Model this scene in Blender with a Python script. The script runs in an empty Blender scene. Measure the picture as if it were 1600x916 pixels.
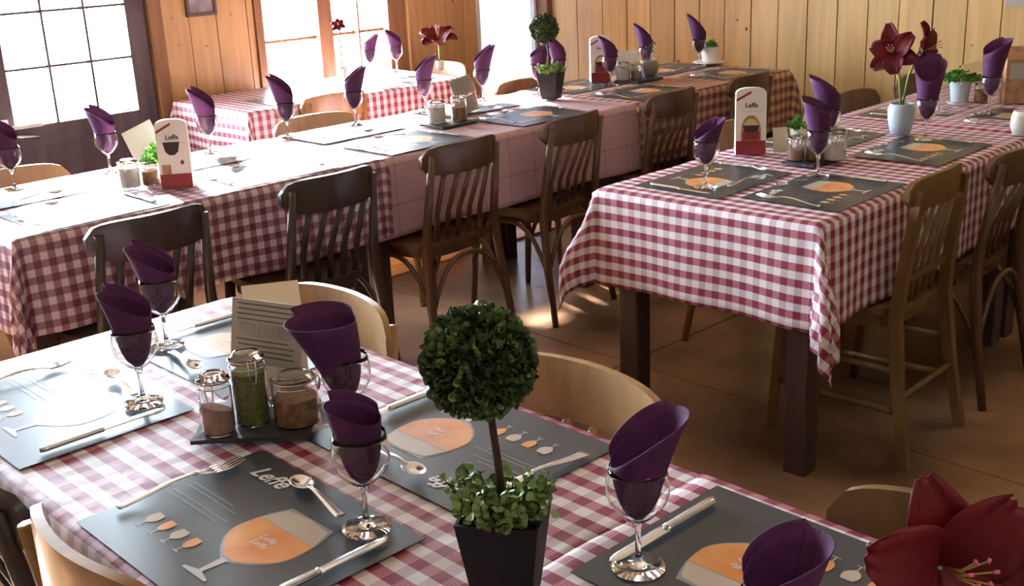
import bpy, bmesh, math, random
from mathutils import Vector, Matrix
from math import sin, cos, pi, radians, hypot, sqrt, exp
random.seed(7)
S = bpy.context.scene
COL = S.collection

# ------------------------------------------------------------ camera
cam_d = bpy.data.cameras.new('camera'); cam = bpy.data.objects.new('camera', cam_d); COL.objects.link(cam)
F = Vector((0.65109502, 0.69250828, -0.31065666)); R = Vector((0.71839624, -0.69435445, -0.04217515)); U = R.cross(F)
M = Matrix((R, U, -F)).transposed().to_4x4(); M.translation = Vector((0, 0, 1.525)); cam.matrix_world = M
cam_d.sensor_width = 36; cam_d.lens = 36 * 1791.76 / 1600; cam_d.clip_start = .02
cam_d.dof.use_dof = False
S.camera = cam
# ------------------------------------------------------------ daylight and exposure
W = bpy.data.worlds.new('sky'); S.world = W; W.use_nodes = True
nt = W.node_tree; nt.nodes.clear()
wo = nt.nodes.new('ShaderNodeOutputWorld'); bg = nt.nodes.new('ShaderNodeBackground'); bg.inputs['Strength'].default_value = 88
tc = nt.nodes.new('ShaderNodeTexCoord'); sp = nt.nodes.new('ShaderNodeSeparateXYZ'); cr = nt.nodes.new('ShaderNodeValToRGB')
cr.color_ramp.elements[0].position = .42; cr.color_ramp.elements[0].color = (.62, .62, .60, 1)
cr.color_ramp.elements[1].position = .56; cr.color_ramp.elements[1].color = (.74, .87, 1.0, 1)
mr = nt.nodes.new('ShaderNodeMapRange'); mr.inputs['From Min'].default_value = -1
nt.links.new(tc.outputs['Generated'], sp.inputs[0]); nt.links.new(sp.outputs['Z'], mr.inputs['Value']); nt.links.new(mr.outputs[0], cr.inputs[0])
nt.links.new(cr.outputs[0], bg.inputs['Color']); nt.links.new(bg.outputs[0], wo.inputs[0])
sun_d = bpy.data.lights.new('sun', 'SUN'); sun = bpy.data.objects.new('sun', sun_d); COL.objects.link(sun)
sun_d.energy = 130; sun_d.angle = radians(3); sun_d.color = (1, .95, .86)
sun.rotation_euler = Vector((-.22, -1, -.54)).to_track_quat('-Z', 'Y').to_euler()
def portal(name, x0, x1, z0, z1, y):
    d = bpy.data.lights.new(name, 'AREA'); d.shape = 'RECTANGLE'; d.size = x1 - x0; d.size_y = z1 - z0; d.cycles.is_portal = True
    o = bpy.data.objects.new(name, d); COL.objects.link(o); o.location = ((x0 + x1) / 2, y, (z0 + z1) / 2); o.rotation_euler = (radians(-90), 0, 0)
portal('door_daylight', 1.95, 2.55, .71, 2.0, 5.36)
portal('window_daylight', 3.28, 4.10, .71, 1.76, 5.36)
portal('added_window_daylight', .1, 1.3, .8, 2.0, 5.36)  # portal of the added window, left of the view
portal('blind_daylight', 4.80, 5.29, .1, 2.1, 5.42)
def lamp(name, loc, energy, color, size):
    d = bpy.data.lights.new(name, 'AREA'); d.shape = 'DISK'; d.size = size; d.energy = energy; d.color = color
    o = bpy.data.objects.new(name, d); COL.objects.link(o); o.location = loc
lamp('fill_light', (.9, -.6, 2.44), 8, (1, .93, .86), .5)  # added fill for the foreground, no such source in view
lamp('fill_light', (3.6, 1.2, 2.44), 4, (1, .78, .55), .4)  # added weak warm fill over the right aisle
S.view_settings.view_transform = 'Standard'; S.view_settings.look = 'None'; S.view_settings.gamma = 1
S.view_settings.use_curve_mapping = False; S.view_settings.exposure = 0.38

# ------------------------------------------------------------ materials
def mat(name, col, rough=.5, spec=.5, metal=0, noise=0, nscale=8, stretch=(1, 1, 1), trans=0, ior=1.45, bump=0, bscale=60, vary=0, coat=0, col2=None):
    m = bpy.data.materials.new(name); m.use_nodes = True; t = m.node_tree; b = t.nodes['Principled BSDF']
    b.inputs['Base Color'].default_value = (*col, 1); b.inputs['Roughness'].default_value = rough; b.inputs['Metallic'].default_value = metal
    b.inputs['Specular IOR Level'].default_value = spec; b.inputs['Transmission Weight'].default_value = trans; b.inputs['IOR'].default_value = ior
    b.inputs['Coat Weight'].default_value = coat; b.inputs['Coat Roughness'].default_value = .15
    src = None
    if noise or col2:
        c = t.nodes.new('ShaderNodeTexCoord'); mp = t.nodes.new('ShaderNodeMapping'); mp.inputs['Scale'].default_value = stretch
        n = t.nodes.new('ShaderNodeTexNoise'); n.inputs['Scale'].default_value = nscale; n.inputs['Detail'].default_value = 5
        t.links.new(c.outputs['Object'], mp.inputs[0]); t.links.new(mp.outputs[0], n.inputs['Vector'])
        if vary:
            oi = t.nodes.new('ShaderNodeObjectInfo'); ml = t.nodes.new('ShaderNodeMath'); ml.operation = 'MULTIPLY'; ml.inputs[1].default_value = 37
            t.links.new(oi.outputs['Random'], ml.inputs[0]); cb = t.nodes.new('ShaderNodeCombineXYZ')
            for i in range(3): t.links.new(ml.outputs[0], cb.inputs[i])
            t.links.new(cb.outputs[0], mp.inputs['Location'])
        rp = t.nodes.new('ShaderNodeValToRGB'); e = rp.color_ramp.elements; e[0].position = .32; e[1].position = .68
        k = noise
        e[0].color = (*(c_ * (1 - k) for c_ in col), 1); e[1].color = (*(col2 if col2 else tuple(min(1, c_ * (1 + k * .7)) for c_ in col)), 1)
        if col2: e[0].color = (*col, 1)
        t.links.new(n.outputs['Fac'], rp.inputs[0]); src = rp.outputs[0]
        if vary:
            hs = t.nodes.new('ShaderNodeHueSaturation'); mr_ = t.nodes.new('ShaderNodeMapRange')
            mr_.inputs['To Min'].default_value = 1 - vary; mr_.inputs['To Max'].default_value = 1 + vary
            t.links.new(oi.outputs['Random'], mr_.inputs['Value']); t.links.new(mr_.outputs[0], hs.inputs['Value']); t.links.new(src, hs.inputs['Color']); src = hs.outputs[0]
        t.links.new(src, b.inputs['Base Color'])
    if bump:
        n2 = t.nodes.new('ShaderNodeTexNoise'); n2.inputs['Scale'].default_value = bscale; bp = t.nodes.new('ShaderNodeBump'); bp.inputs['Strength'].default_value = bump; bp.inputs['Distance'].default_value = .01
        c2 = t.nodes.new('ShaderNodeTexCoord'); t.links.new(c2.outputs['Object'], n2.inputs['Vector'])
        t.links.new(n2.outputs['Fac'], bp.inputs['Height']); t.links.new(bp.outputs[0], b.inputs['Normal'])
    return m
def cloth_mat(name, white, mid_u, mid_v, red, s=.043, thin=None, rough=.55, spec=.6):
    m = bpy.data.materials.new(name); m.use_nodes = True; t = m.node_tree; b = t.nodes['Principled BSDF']
    b.inputs['Roughness'].default_value = rough; b.inputs['Specular IOR Level'].default_value = spec
    uv = t.nodes.new('ShaderNodeUVMap'); sp_ = t.nodes.new('ShaderNodeSeparateXYZ'); t.links.new(uv.outputs[0], sp_.inputs[0])
    def mth(op, a, bb=None):
        n = t.nodes.new('ShaderNodeMath'); n.operation = op
        for i, v in enumerate((a, bb)):
            if v is None: continue
            if isinstance(v, (int, float)): n.inputs[i].default_value = v
            else: t.links.new(v, n.inputs[i])
        return n.outputs[0]
    duty = .5 if thin is None else thin
    f = [mth('LESS_THAN', mth('FRACT', mth('ADD', mth('DIVIDE', sp_.outputs[i], s), 100.25)), duty) for i in (0, 1)]
    def mix(fac, a, c):
        n = t.nodes.new('ShaderNodeMix'); n.data_type = 'RGBA'
        t.links.new(fac, n.inputs[0])
        for i, v in ((6, a), (7, c)):
            if isinstance(v, tuple): n.inputs[i].default_value = (*v, 1)
            else: t.links.new(v, n.inputs[i])
        return n.outputs[2]
    # fine hatch of the half-tone checks
    hat = mth('FRACT', mth('DIVIDE', sp_.outputs[0], s / 9)); hatv = mth('FRACT', mth('DIVIDE', sp_.outputs[1], s / 9))
    hu = mth('MULTIPLY', mth('GREATER_THAN', hatv, .5), .22); hv = mth('MULTIPLY', mth('GREATER_THAN', hat, .5), .22)
    mu = mix(hu, mid_u, white); mv = mix(hv, mid_v, white)
    c = mix(f[1], mix(f[0], white, mu), mix(f[0], mv, red))
    n = t.nodes.new('ShaderNodeTexNoise'); n.inputs['Scale'].default_value = 14; t.links.new(uv.outputs[0], n.inputs['Vector'])
    bp = t.nodes.new('ShaderNodeBump'); bp.inputs['Strength'].default_value = .35; bp.inputs['Distance'].default_value = .012
    t.links.new(n.outputs['Fac'], bp.inputs['Height']); t.links.new(bp.outputs[0], b.inputs['Normal'])
    t.links.new(c, b.inputs['Base Color'])
    return m
MT = dict(  # base colours
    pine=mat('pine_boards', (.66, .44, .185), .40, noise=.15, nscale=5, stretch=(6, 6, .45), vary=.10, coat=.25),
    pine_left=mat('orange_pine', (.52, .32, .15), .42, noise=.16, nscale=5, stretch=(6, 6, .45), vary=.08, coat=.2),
    pine_floor=mat('pine_floor_boards', (.50, .25, .08), .4, noise=.2, nscale=5, stretch=(.5, 6, 6), vary=.1),
    groove=mat('dark_groove', (.09, .04, .015), .8),
    knot=mat('pine_knot', (.16, .07, .025), .6),
    trim=mat('brown_trim', (.24, .12, .055), .5, noise=.2, nscale=6, stretch=(5, 5, .5)),
    darkframe=mat('dark_door_frame', (.085, .062, .075), .4, noise=.25, nscale=5, stretch=(5, 5, .6)),  # purple-grey haze over the door is put into this colour
    white_paint=mat('white_paint', (.80, .82, .86), .5, noise=.03, nscale=3),
    plaster=mat('cream_plaster', (.50, .42, .32), .8, noise=.06, nscale=3),
    floor=mat('worn_concrete_floor', (.075, .040, .024), .28, col2=(.33, .185, .10), nscale=2.0, bump=.12, bscale=25),
    crack=mat('floor_crack', (.03, .018, .012), .8),
    tablewood=mat('dark_table_wood', (.045, .022, .020), .38, noise=.3, nscale=6, stretch=(5, 5, .6)),
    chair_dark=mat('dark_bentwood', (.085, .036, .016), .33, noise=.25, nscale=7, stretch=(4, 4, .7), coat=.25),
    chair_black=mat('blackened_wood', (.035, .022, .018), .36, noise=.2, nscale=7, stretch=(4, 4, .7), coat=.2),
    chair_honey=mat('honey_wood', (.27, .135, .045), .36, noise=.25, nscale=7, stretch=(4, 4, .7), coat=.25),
    chair_brown=mat('shaded_brown_wood', (.15, .080, .028), .42, noise=.25, nscale=7, stretch=(4, 4, .7)),  # honey wood darkened, shade on these chairs put into the colour
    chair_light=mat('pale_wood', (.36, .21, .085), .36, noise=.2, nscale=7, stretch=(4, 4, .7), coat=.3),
    mat_paper=mat('slate_grey_paper', (.042, .049, .058), .34, spec=.55, noise=.22, nscale=9),
    slate=mat('slate_stone', (.035, .036, .042), .42, noise=.25, nscale=18, bump=.2, bscale=50),
    beer=mat('orange_print', (.60, .20, .045), .36, col2=(.74, .36, .13), nscale=11),
    foam=mat('cream_print', (.50, .42, .34), .36, noise=.1, nscale=10),
    stemprint=mat('pale_print', (.42, .42, .42), .42),
    white_print=mat('white_print', (.72, .72, .72), .45),
    thin_print=mat('grey_print', (.26, .28, .30), .45),
    napkin=mat('plum_paper_napkin', (.080, .018, .080), .72, spec=.3, noise=.12, nscale=30, bump=.15, bscale=220),
    steel=mat('brushed_steel', (.80, .82, .85), .22, metal=1, noise=.05, nscale=20),
    wire=mat('steel_wire', (.7, .7, .7), .25, metal=1),
    glass=mat('clear_glass', (1, 1, 1), 0.0, trans=1, ior=1.38),
    herbs=mat('green_herbs', (.10, .12, .03), .8, col2=(.25, .25, .07), nscale=130),
    mustard=mat('amber_mustard', (.16, .07, .02), .6, col2=(.36, .19, .06), nscale=80),
    sugar=mat('pinkish_salt', (.42, .26, .20), .85, noise=.15, nscale=150),
    cream=mat('white_filling', (.72, .68, .60), .7, noise=.08, nscale=60),
    rubber=mat('orange_seal', (.55, .2, .08), .6),
    card=mat('cream_card', (.68, .60, .46), .5, noise=.05, nscale=8),
    card_grey=mat('grey_card', (.42, .40, .36), .55, noise=.06, nscale=8),
    white_card=mat('white_card', (.80, .78, .74), .5, noise=.03, nscale=8),
    red_print=mat('dark_red_print', (.28, .03, .03), .5, noise=.3, nscale=20),
    brown_print=mat('brown_print', (.40, .22, .13), .5, noise=.35, nscale=25),
    dark_print=mat('dark_print', (.035, .02, .025), .5),
    ink=mat('black_ink', (.10, .09, .08), .6),
    leaf=mat('box_leaf', (.030, .060, .026), .34, col2=(.13, .20, .06), nscale=22, vary=.3),
    leafpale=mat('pale_leaf', (.22, .34, .10), .45, noise=.2, nscale=8, vary=.3),
    green=mat('fresh_green', (.10, .26, .035), .5, noise=.3, nscale=30),
    twig=mat('brown_twig', (.045, .022, .014), .6, noise=.3, nscale=40),
    blackpot=mat('black_pot', (.008, .007, .010), .55, spec=.3),
    soil=mat('potting_moss', (.03, .03, .015), .95, noise=.4, nscale=60),
    bluepot=mat('light_blue_pot', (.48, .58, .66), .35, noise=.05, nscale=10),
    whitepot=mat('white_pot', (.78, .76, .72), .3),
    stonebowl=mat('grey_stone_bowl', (.27, .25, .23), .5, noise=.25, nscale=20),
    petal=mat('red_petal', (.15, .005, .009), .55, spec=.3, col2=(.075, .002, .010), nscale=9, bump=.12, bscale=70),
    petal_edge=mat('pink_petal', (.55, .12, .22), .5, noise=.15, nscale=12),
    stamen=mat('pale_stamen', (.45, .32, .10), .5),
    stem=mat('green_stem', (.20, .30, .07), .5, noise=.2, nscale=20),
    gold=mat('picture_frame_dark', (.10, .07, .05), .4),
    photo=mat('mounted_picture', (.46, .45, .45), .4, col2=(.16, .14, .18), nscale=9),
    greybox=mat('grey_box', (.42, .40, .36), .5),
    straw=mat('straw_hat_card', (.62, .48, .26), .6),
)
def pane_mat():
    m = bpy.data.materials.new('window_pane'); m.use_nodes = True; t = m.node_tree; t.nodes.clear()
    o = t.nodes.new('ShaderNodeOutputMaterial'); a = t.nodes.new('ShaderNodeBsdfTransparent'); g = t.nodes.new('ShaderNodeBsdfGlossy'); g.inputs['Roughness'].default_value = .02
    fr = t.nodes.new('ShaderNodeFresnel'); mx = t.nodes.new('ShaderNodeMixShader'); a.inputs[0].default_value = (.97, .98, .98, 1)
    t.links.new(fr.outputs[0], mx.inputs[0]); t.links.new(a.outputs[0], mx.inputs[1]); t.links.new(g.outputs[0], mx.inputs[2]); t.links.new(mx.outputs[0], o.inputs[0])
    return m
MT['pane'] = pane_mat()
def blind_mat():
    m = bpy.data.materials.new('white_blind'); m.use_nodes = True; t = m.node_tree; b = t.nodes['Principled BSDF']; o = t.nodes['Material Output']
    b.inputs['Base Color'].default_value = (.82, .84, .9, 1); b.inputs['Roughness'].default_value = .6
    tr = t.nodes.new('ShaderNodeBsdfTranslucent'); tr.inputs[0].default_value = (.82, .88, 1, 1); mx = t.nodes.new('ShaderNodeMixShader'); mx.inputs[0].default_value = .10
    t.links.new(b.outputs[0], mx.inputs[1]); t.links.new(tr.outputs[0], mx.inputs[2]); t.links.new(mx.outputs[0], o.inputs[0]); return m
MT['blind'] = blind_mat()
MT['cloth_red'] = cloth_mat('red_gingham', (.72, .69, .73), (.36, .075, .135), (.50, .40, .46), (.22, .012, .045))
MT['cloth_dark'] = cloth_mat('plum_gingham', (.52, .44, .48), (.22, .06, .10), (.20, .085, .12), (.10, .012, .032), rough=.42, spec=1.0)
MT['cloth_plain'] = cloth_mat('mauve_plaid', (.44, .28, .31), (.34, .19, .22), (.34, .19, .22), (.20, .08, .10), s=.14, thin=.05, rough=.45, spec=.9)
MT['cloth_plaid'] = cloth_mat('brown_plaid', (.62, .42, .24), (.36, .17, .13), (.30, .13, .12), (.16, .05, .07), s=.05)

# ------------------------------------------------------------ mesh helpers
class MB:
    def __init__(s): s.v = []; s.f = []
    def add(s, vs, fs):
        n = len(s.v); s.v += [tuple(v) for v in vs]; s.f += [tuple(i + n for i in f) for f in fs]; return s
    def box(s, x0, x1, y0, y1, z0, z1, bev=0, M=None):
        b = min(bev, (x1 - x0) / 2.01, (y1 - y0) / 2.01)
        if b > 0:
            ring = [(x0 + b, y0), (x1 - b, y0), (x1, y0 + b), (x1, y1 - b), (x1 - b, y1), (x0 + b, y1), (x0, y1 - b), (x0, y0 + b)]
        else: ring = [(x0, y0), (x1, y0), (x1, y1), (x0, y1)]
        n = len(ring); vs = [(x, y, z0) for x, y in ring] + [(x, y, z1) for x, y in ring]
        fs = [tuple(range(n))[::-1], tuple(range(n, 2 * n))] + [(i, (i + 1) % n, n + (i + 1) % n, n + i) for i in range(n)]
        if M: vs = [M @ Vector(v) for v in vs]
        return s.add(vs, fs)
    def tube(s, pts, rad, n=8, cap=True, flat=1.0, up=None):
        pts = [Vector(p) for p in pts]; k = len(pts)
        if isinstance(rad, (int, float)): rad = [rad] * k
        vs = []; prev = None
        for i, p in enumerate(pts):
            d = (pts[min(i + 1, k - 1)] - pts[max(i - 1, 0)]).normalized()
            if prev is None:
                a = Vector(up) if up else (Vector((0, 0, 1)) if abs(d.z) < .9 else Vector((0, 1, 0)))
            else: a = prev
            a = (a - d * a.dot(d)).normalized(); prev = a; b = d.cross(a)
            for j in range(n):
                t = 2 * pi * j / n + pi / n; vs.append(p + (a * cos(t) * flat + b * sin(t)) * rad[i])
        fs = [(i * n + j, i * n + (j + 1) % n, (i + 1) * n + (j + 1) % n, (i + 1) * n + j) for i in range(k - 1) for j in range(n)]
        if cap: fs += [tuple(range(n))[::-1], tuple(range((k - 1) * n, k * n))]
        return s.add(vs, fs)
    def lathe(s, prof, n=24, c=(0, 0), closed=False, sy=1):
        k = len(prof); vs = [(c[0] + r * cos(2 * pi * j / n), c[1] + sy * r * sin(2 * pi * j / n), z) for r, z in prof for j in range(n)]
        fs = [(i * n + j, i * n + (j + 1) % n, (i + 1) * n + (j + 1) % n, (i + 1) * n + j) for i in range(k - 1) for j in range(n)]
        if closed: fs += [((k - 1) * n + j, (k - 1) * n + (j + 1) % n, (j + 1) % n, j) for j in range(n)]
        else:
            if prof[0][0] > 1e-5: fs.append(tuple(range(n))[::-1])
            if prof[-1][0] > 1e-5: fs.append(tuple(range((k - 1) * n, k * n)))
        return s.add(vs, fs)
    def prism(s, outline, z0, z1, axis='z'):
        n = len(outline)
        P = {'z': lambda a, b, c: (a, b, c), 'y': lambda a, b, c: (a, c, b), 'x': lambda a, b, c: (c, a, b)}[axis]
        vs = [P(a, b, z0) for a, b in outline] + [P(a, b, z1) for a, b in outline]
        fs = [tuple(range(n))[::-1], tuple(range(n, 2 * n))] + [(i, (i + 1) % n, n + (i + 1) % n, n + i) for i in range(n)]
        return s.add(vs, fs)
    def grid(s, fn, nu, nv, thick=None):
        vs = [fn(i / nu, j / nv) for i in range(nu + 1) for j in range(nv + 1)]
        fs = [(i * (nv + 1) + j, (i + 1) * (nv + 1) + j, (i + 1) * (nv + 1) + j + 1, i * (nv + 1) + j + 1) for i in range(nu) for j in range(nv)]
        return s.add(vs, fs)
    def mesh(s, name, m, smooth=False, uv=None):
        me = bpy.data.meshes.new(name); me.from_pydata(s.v, [], s.f); me.materials.append(MT[m] if isinstance(m, str) else m)
        bm = bmesh.new(); bm.from_mesh(me); bmesh.ops.recalc_face_normals(bm, faces=bm.faces); bm.to_mesh(me); bm.free()
        if uv:
            l = me.uv_layers.new(name='UVMap')
            for lp in me.loops: l.data[lp.index].uv = uv[lp.vertex_index]
        if smooth:
            for p in me.polygons: p.use_smooth = True
            if smooth == 'auto':
                try: me.set_sharp_from_angle(angle=radians(38))
                except Exception: pass
        return me
    def obj(s, name, m, parent=None, smooth=False, uv=None):
        return put(name, s.mesh(name, m, smooth, uv), parent)
def put(name, me, parent=None, loc=None, rot=None):
    o = bpy.data.objects.new(name, me); COL.objects.link(o)
    if parent: o.parent = parent
    if loc: o.location = loc
    if rot: o.rotation_euler = rot
    return o
def empty(name, loc=(0, 0, 0), rz=0, rot=None):
    o = bpy.data.objects.new(name, None); COL.objects.link(o); o.location = loc; o.rotation_euler = rot or (0, 0, rz); o.empty_display_size = .05
    return o
def tag(o, label, cat, group=None):
    o['label'] = label; o['category'] = cat
    if group: o['group'] = group
    return o
def struct(o): o['kind'] = 'structure'; return o
KIDS = {}
def tree_copy(o, parent=None):
    c = o.copy(); COL.objects.link(c)
    if parent: c.parent = parent; c.matrix_parent_inverse = o.matrix_parent_inverse
    if o.name not in KIDS: KIDS[o.name] = list(o.children)
    for ch in KIDS[o.name]: tree_copy(ch, c)
    return c
class Proto:
    def __init__(s, root): s.root = root; s.used = False
    def place(s, loc, rz=0, label='', cat='', group=None, rot=None, scale=None):
        if not s.used:
            s.used = True; o = s.root
            def reg(x):
                KIDS[x.name] = list(x.children)
                for c in KIDS[x.name]: reg(c)
            reg(o)
        else: o = tree_copy(s.root)
        o.location = loc; o.rotation_euler = rot or (0, 0, rz)
        if scale: o.scale = (scale,) * 3 if isinstance(scale, (int, float)) else scale
        else: o.scale = (1, 1, 1)
        if 'group' in o: del o['group']
        return tag(o, label, cat, group)

# ------------------------------------------------------------ frames of the rows
def frame(ox, oy, a):
    c, s = cos(a), sin(a); return lambda x, y: (ox + (x - ox) * c - (y - oy) * s, oy + (x - ox) * s + (y - oy) * c)
YB, YC = .0377, .0225
FB = frame(2.517, 1.518, YB); FC = frame(1.089, 3.111, YC); FA = frame(0, 0, 0)
T = .75

# ------------------------------------------------------------ room shell
YW, XW, H = 5.30, 5.35, 2.5
fl = struct(empty('floor'))
MB().box(-1.6, 2.9, -2.6, 2.495, -.06, 0).obj('slab', 'floor', fl)
MB().box(2.906, XW + .1, -2.6, 2.495, -.06, 0).obj('slab', 'floor', fl)
MB().box(-1.6, 2.9, 2.501, 5.4, -.06, 0).obj('slab', 'floor', fl)
MB().box(2.906, XW + .1, 2.501, 5.4, -.06, 0).obj('slab', 'floor', fl)
MB().box(-1.6, XW + .1, -2.6, 5.4, -.10, -.062).obj('bed', 'crack', fl)
y = 3.98
while y < 5.28:
    MB().box(2.55, XW, y, min(y + .118, 5.3), .0, .012, 0).obj('floorboard', 'pine_floor', fl); y += .122
ce = struct(MB().box(-1.6, XW + .1, -2.6, 5.4, H, H + .08).obj('ceiling', 'plaster'))
struct(MB().box(-1.7, -1.6, -2.6, 5.4, 0, H).obj('wall_front', 'plaster'))
struct(MB().box(-1.6, XW + .1, -2.7, -2.6, 0, H).obj('wall_right', 'plaster'))
def knots(mb, pts, y=None, x=None):
    for a, z, r in pts:
        n = 10
        if y is not None: mb.add([(a + r * cos(2 * pi * i / n), y, z + 1.3 * r * sin(2 * pi * i / n)) for i in range(n)], [tuple(range(n))])
        else: mb.add([(x, a + r * cos(2 * pi * i / n), z + 1.3 * r * sin(2 * pi * i / n)) for i in range(n)], [tuple(range(n))])
# back wall at x = XW, one board after another
wb = struct(MB().box(XW + .012, XW + .1, -2.6, 5.4, 0, H).obj('wall_back', 'groove'))
edges = [5.20, 4.984, 4.773, 4.58, 4.399, 4.221, 4.044, 3.874, 3.698, 3.528, 3.35, 3.175, 3.004, 2.836, 2.662, 2.495, 2.33]
while edges[-1] > -2.5: edges.append(edges[-1] - .17)
for a, b in zip(edges, edges[1:]):
    pl = MB().box(XW - .004 - random.random() * .004, XW + .02, b + .0035, a - .0035, 0, H).obj('plank', 'pine', wb)
kb = MB()
for i in range(11):
    a = random.uniform(2.0, 5.0); knots(kb, [(a, random.uniform(.45, 1.3), random.uniform(.004, .009))], x=XW - .0092)
kb.obj('knot', 'knot', wb)['kind'] = 'stuff'
MB().box(XW - .05, XW, 5.20, 5.30, 0, H, .005).obj('corner_post', 'trim', wb)
MB().box(XW - .016, XW - .008, -2.5, 5.2, 0, .09).obj('skirting', 'trim', wb)
# left wall at y = YW with a door, a window and board cladding
wl = struct(empty('wall_left'))
def wpart(name, m, x0, x1, z0, z1, y0=YW, y1=YW + .12, parent=None, bev=0): return MB().box(x0, x1, y0, y1, z0, z1, bev).obj(name, m, parent or wl)
DX0, DX1, WX0, WX1, VX0, VX1 = 1.85, 2.65, 3.24, 4.23, .05, 1.35
for x0, x1, z0, z1 in [(-1.6, VX0, 0, H), (VX0, VX1, 0, .78), (VX0, VX1, 2.05, H), (VX1, DX0 - .07, 0, H), (DX0 - .07, DX1 + .07, 2.1, H), (DX1 + .07, WX0, 0, H), (WX0, WX1, 0, .66), (WX0, WX1, 1.80, H), (WX1, 4.79, 0, H), (4.79, XW + .1, 2.12, H), (4.79, XW + .1, 0, .08), (5.295, XW + .1, .08, 2.12)]:
    wpart('backing', 'groove', x0, x1, z0, z1, YW + .012)
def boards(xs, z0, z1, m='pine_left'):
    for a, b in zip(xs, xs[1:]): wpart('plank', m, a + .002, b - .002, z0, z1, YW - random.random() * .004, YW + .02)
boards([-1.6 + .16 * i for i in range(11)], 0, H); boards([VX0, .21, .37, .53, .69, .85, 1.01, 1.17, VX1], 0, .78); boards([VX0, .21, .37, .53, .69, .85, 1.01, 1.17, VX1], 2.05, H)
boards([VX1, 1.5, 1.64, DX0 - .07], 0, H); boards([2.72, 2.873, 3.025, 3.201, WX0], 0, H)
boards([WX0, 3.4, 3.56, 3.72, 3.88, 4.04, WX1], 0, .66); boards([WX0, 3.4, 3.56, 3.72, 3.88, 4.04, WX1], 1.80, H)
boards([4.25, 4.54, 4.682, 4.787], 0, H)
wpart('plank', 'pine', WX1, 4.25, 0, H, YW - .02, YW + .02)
d2 = struct(empty('door_2'))
wpart('blind', 'blind', 4.81, 5.275, .08, 2.10, YW + .02, YW + .024, d2)
for a in ((4.79, 4.81, .0, 2.12), (5.275, 5.295, .0, 2.12), (4.81, 5.275, 2.10, 2.12), (4.81, 5.275, 0, .08)): wpart('door_frame', 'white_paint', *a, YW - .01, YW + .04, d2)
wpart('plank', 'pine_left', 4.79, 5.295, 2.12, H, YW - .003, YW + .02)
kb = MB(); knots(kb, [(2.80, 1.0, .004), (2.95, .98, .0045), (3.11, 1.12, .004), (4.6, 1.07, .006), (2.78, 1.13, .0035)], y=YW - .0052)
kb.obj('knot', 'knot', wl)['kind'] = 'stuff'
tr = struct(empty('trim_1'))
wpart('door_casing', 'trim', DX1, DX1 + .07, 0, 2.17, YW - .035, YW + .02, tr, .006); wpart('door_casing', 'trim', DX0 - .07, DX0, 0, 2.17, YW - .035, YW + .02, tr, .006)
wpart('door_head', 'trim', DX0 - .07, DX1 + .07, 2.1, 2.17, YW - .035, YW + .02, tr, .006)
dr = struct(empty('door_1'))
wpart('stile', 'darkframe', DX0, 1.95, 0, 2.1, YW, YW + .05, dr, .004); wpart('stile', 'darkframe', 2.55, DX1, 0, 2.1, YW, YW + .05, dr, .004)
wpart('bottom_rail', 'darkframe', 1.95, 2.55, 0, .16, YW, YW + .05, dr, .004); wpart('lock_rail', 'darkframe', 1.95, 2.55, .62, .715, YW, YW + .05, dr, .004)
wpart('top_rail', 'darkframe', 1.95, 2.55, 2.0, 2.1, YW, YW + .05, dr, .004)
wpart('lower_panel', 'darkframe', 1.95, 2.55, .16, .62, YW + .02, YW + .04, dr)
cols = [1.95, 2.15, 2.35, 2.55]; rows = [.715, .97, 1.215, 1.46, 1.71, 2.0]
for x in cols[1:-1]: wpart('glazing_bar', 'darkframe', x - .006, x + .006, .715, 2.0, YW + .005, YW + .04, dr)
for z in rows[1:-1]: wpart('glazing_bar', 'darkframe', 1.95, 2.55, z - .006, z + .006, YW + .004, YW + .041, dr)
for a, b in zip(cols, cols[1:]):
    for c, d in zip(rows, rows[1:]): wpart('pane', 'pane', a + .006, b - .006, c + .006, d - .006, YW + .02, YW + .024, dr)
hd = MB().tube([(1.90, YW, .685), (1.90, YW - .05, .685), (2.03, YW - .05, .668)], .009, 8).obj('door_handle', 'steel', dr, True)
MB().box(1.88, 1.92, YW - .006, YW, .60, .76, .004).obj('handle_plate', 'steel', hd)
wpart('weather_ledge', 'white_paint', 1.86, 2.06, .712, .728, YW - .03, YW + .0, dr)
def window(n, x0, x1, z0, z1, secs, bars, m='trim', fr=.045, right=None):
    w = struct(empty('window_%d' % n)); r = right or fr
    wpart('frame', m, x0, x0 + fr, z0, z1, YW - .02, YW + .1, w); wpart('frame', m, x1 - r, x1, z0, z1, YW - .02, YW + .1, w)
    wpart('frame', m, x0, x1, z1 - fr, z1, YW - .02, YW + .1, w); wpart('sill', m, x0 - .02, x1 + .02, z0 - .0, z0 + fr, YW - .05, YW + .1, w)
    for a, b in secs:
        zs = [z0 + fr] + bars + [z1 - fr]
        for q, (c, d) in enumerate(zip(zs, zs[1:])):
            wpart('pane', 'pane', a, b, c + .006, d - .006, YW + .06, YW + .064, w)
            if q: wpart('glazing_bar', m, a, b, c - .008, c + .008, YW + .04, YW + .08, w)
    for (a, b), (c, d) in zip(secs, secs[1:]): wpart('mullion', m, b, c, z0 + fr, z1 - fr, YW + .0, YW + .1, w)
    return w
window(1, WX0, WX1, .66, 1.80, [(3.28, 3.64), (3.73, 3.90), (3.912, 4.10)], [.955, 1.25, 1.52], 'trim', .045, .13)
window(2, VX0, VX1, .78, 2.05, [(.09, .66), (.72, 1.31)], [1.18, 1.6], 'trim')  # added window out of view, for glare on the nearest table
MB().box(-1.6, 1.78, YW - .014, YW - .004, 0, .09).obj('skirting', 'trim', wl)
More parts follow.
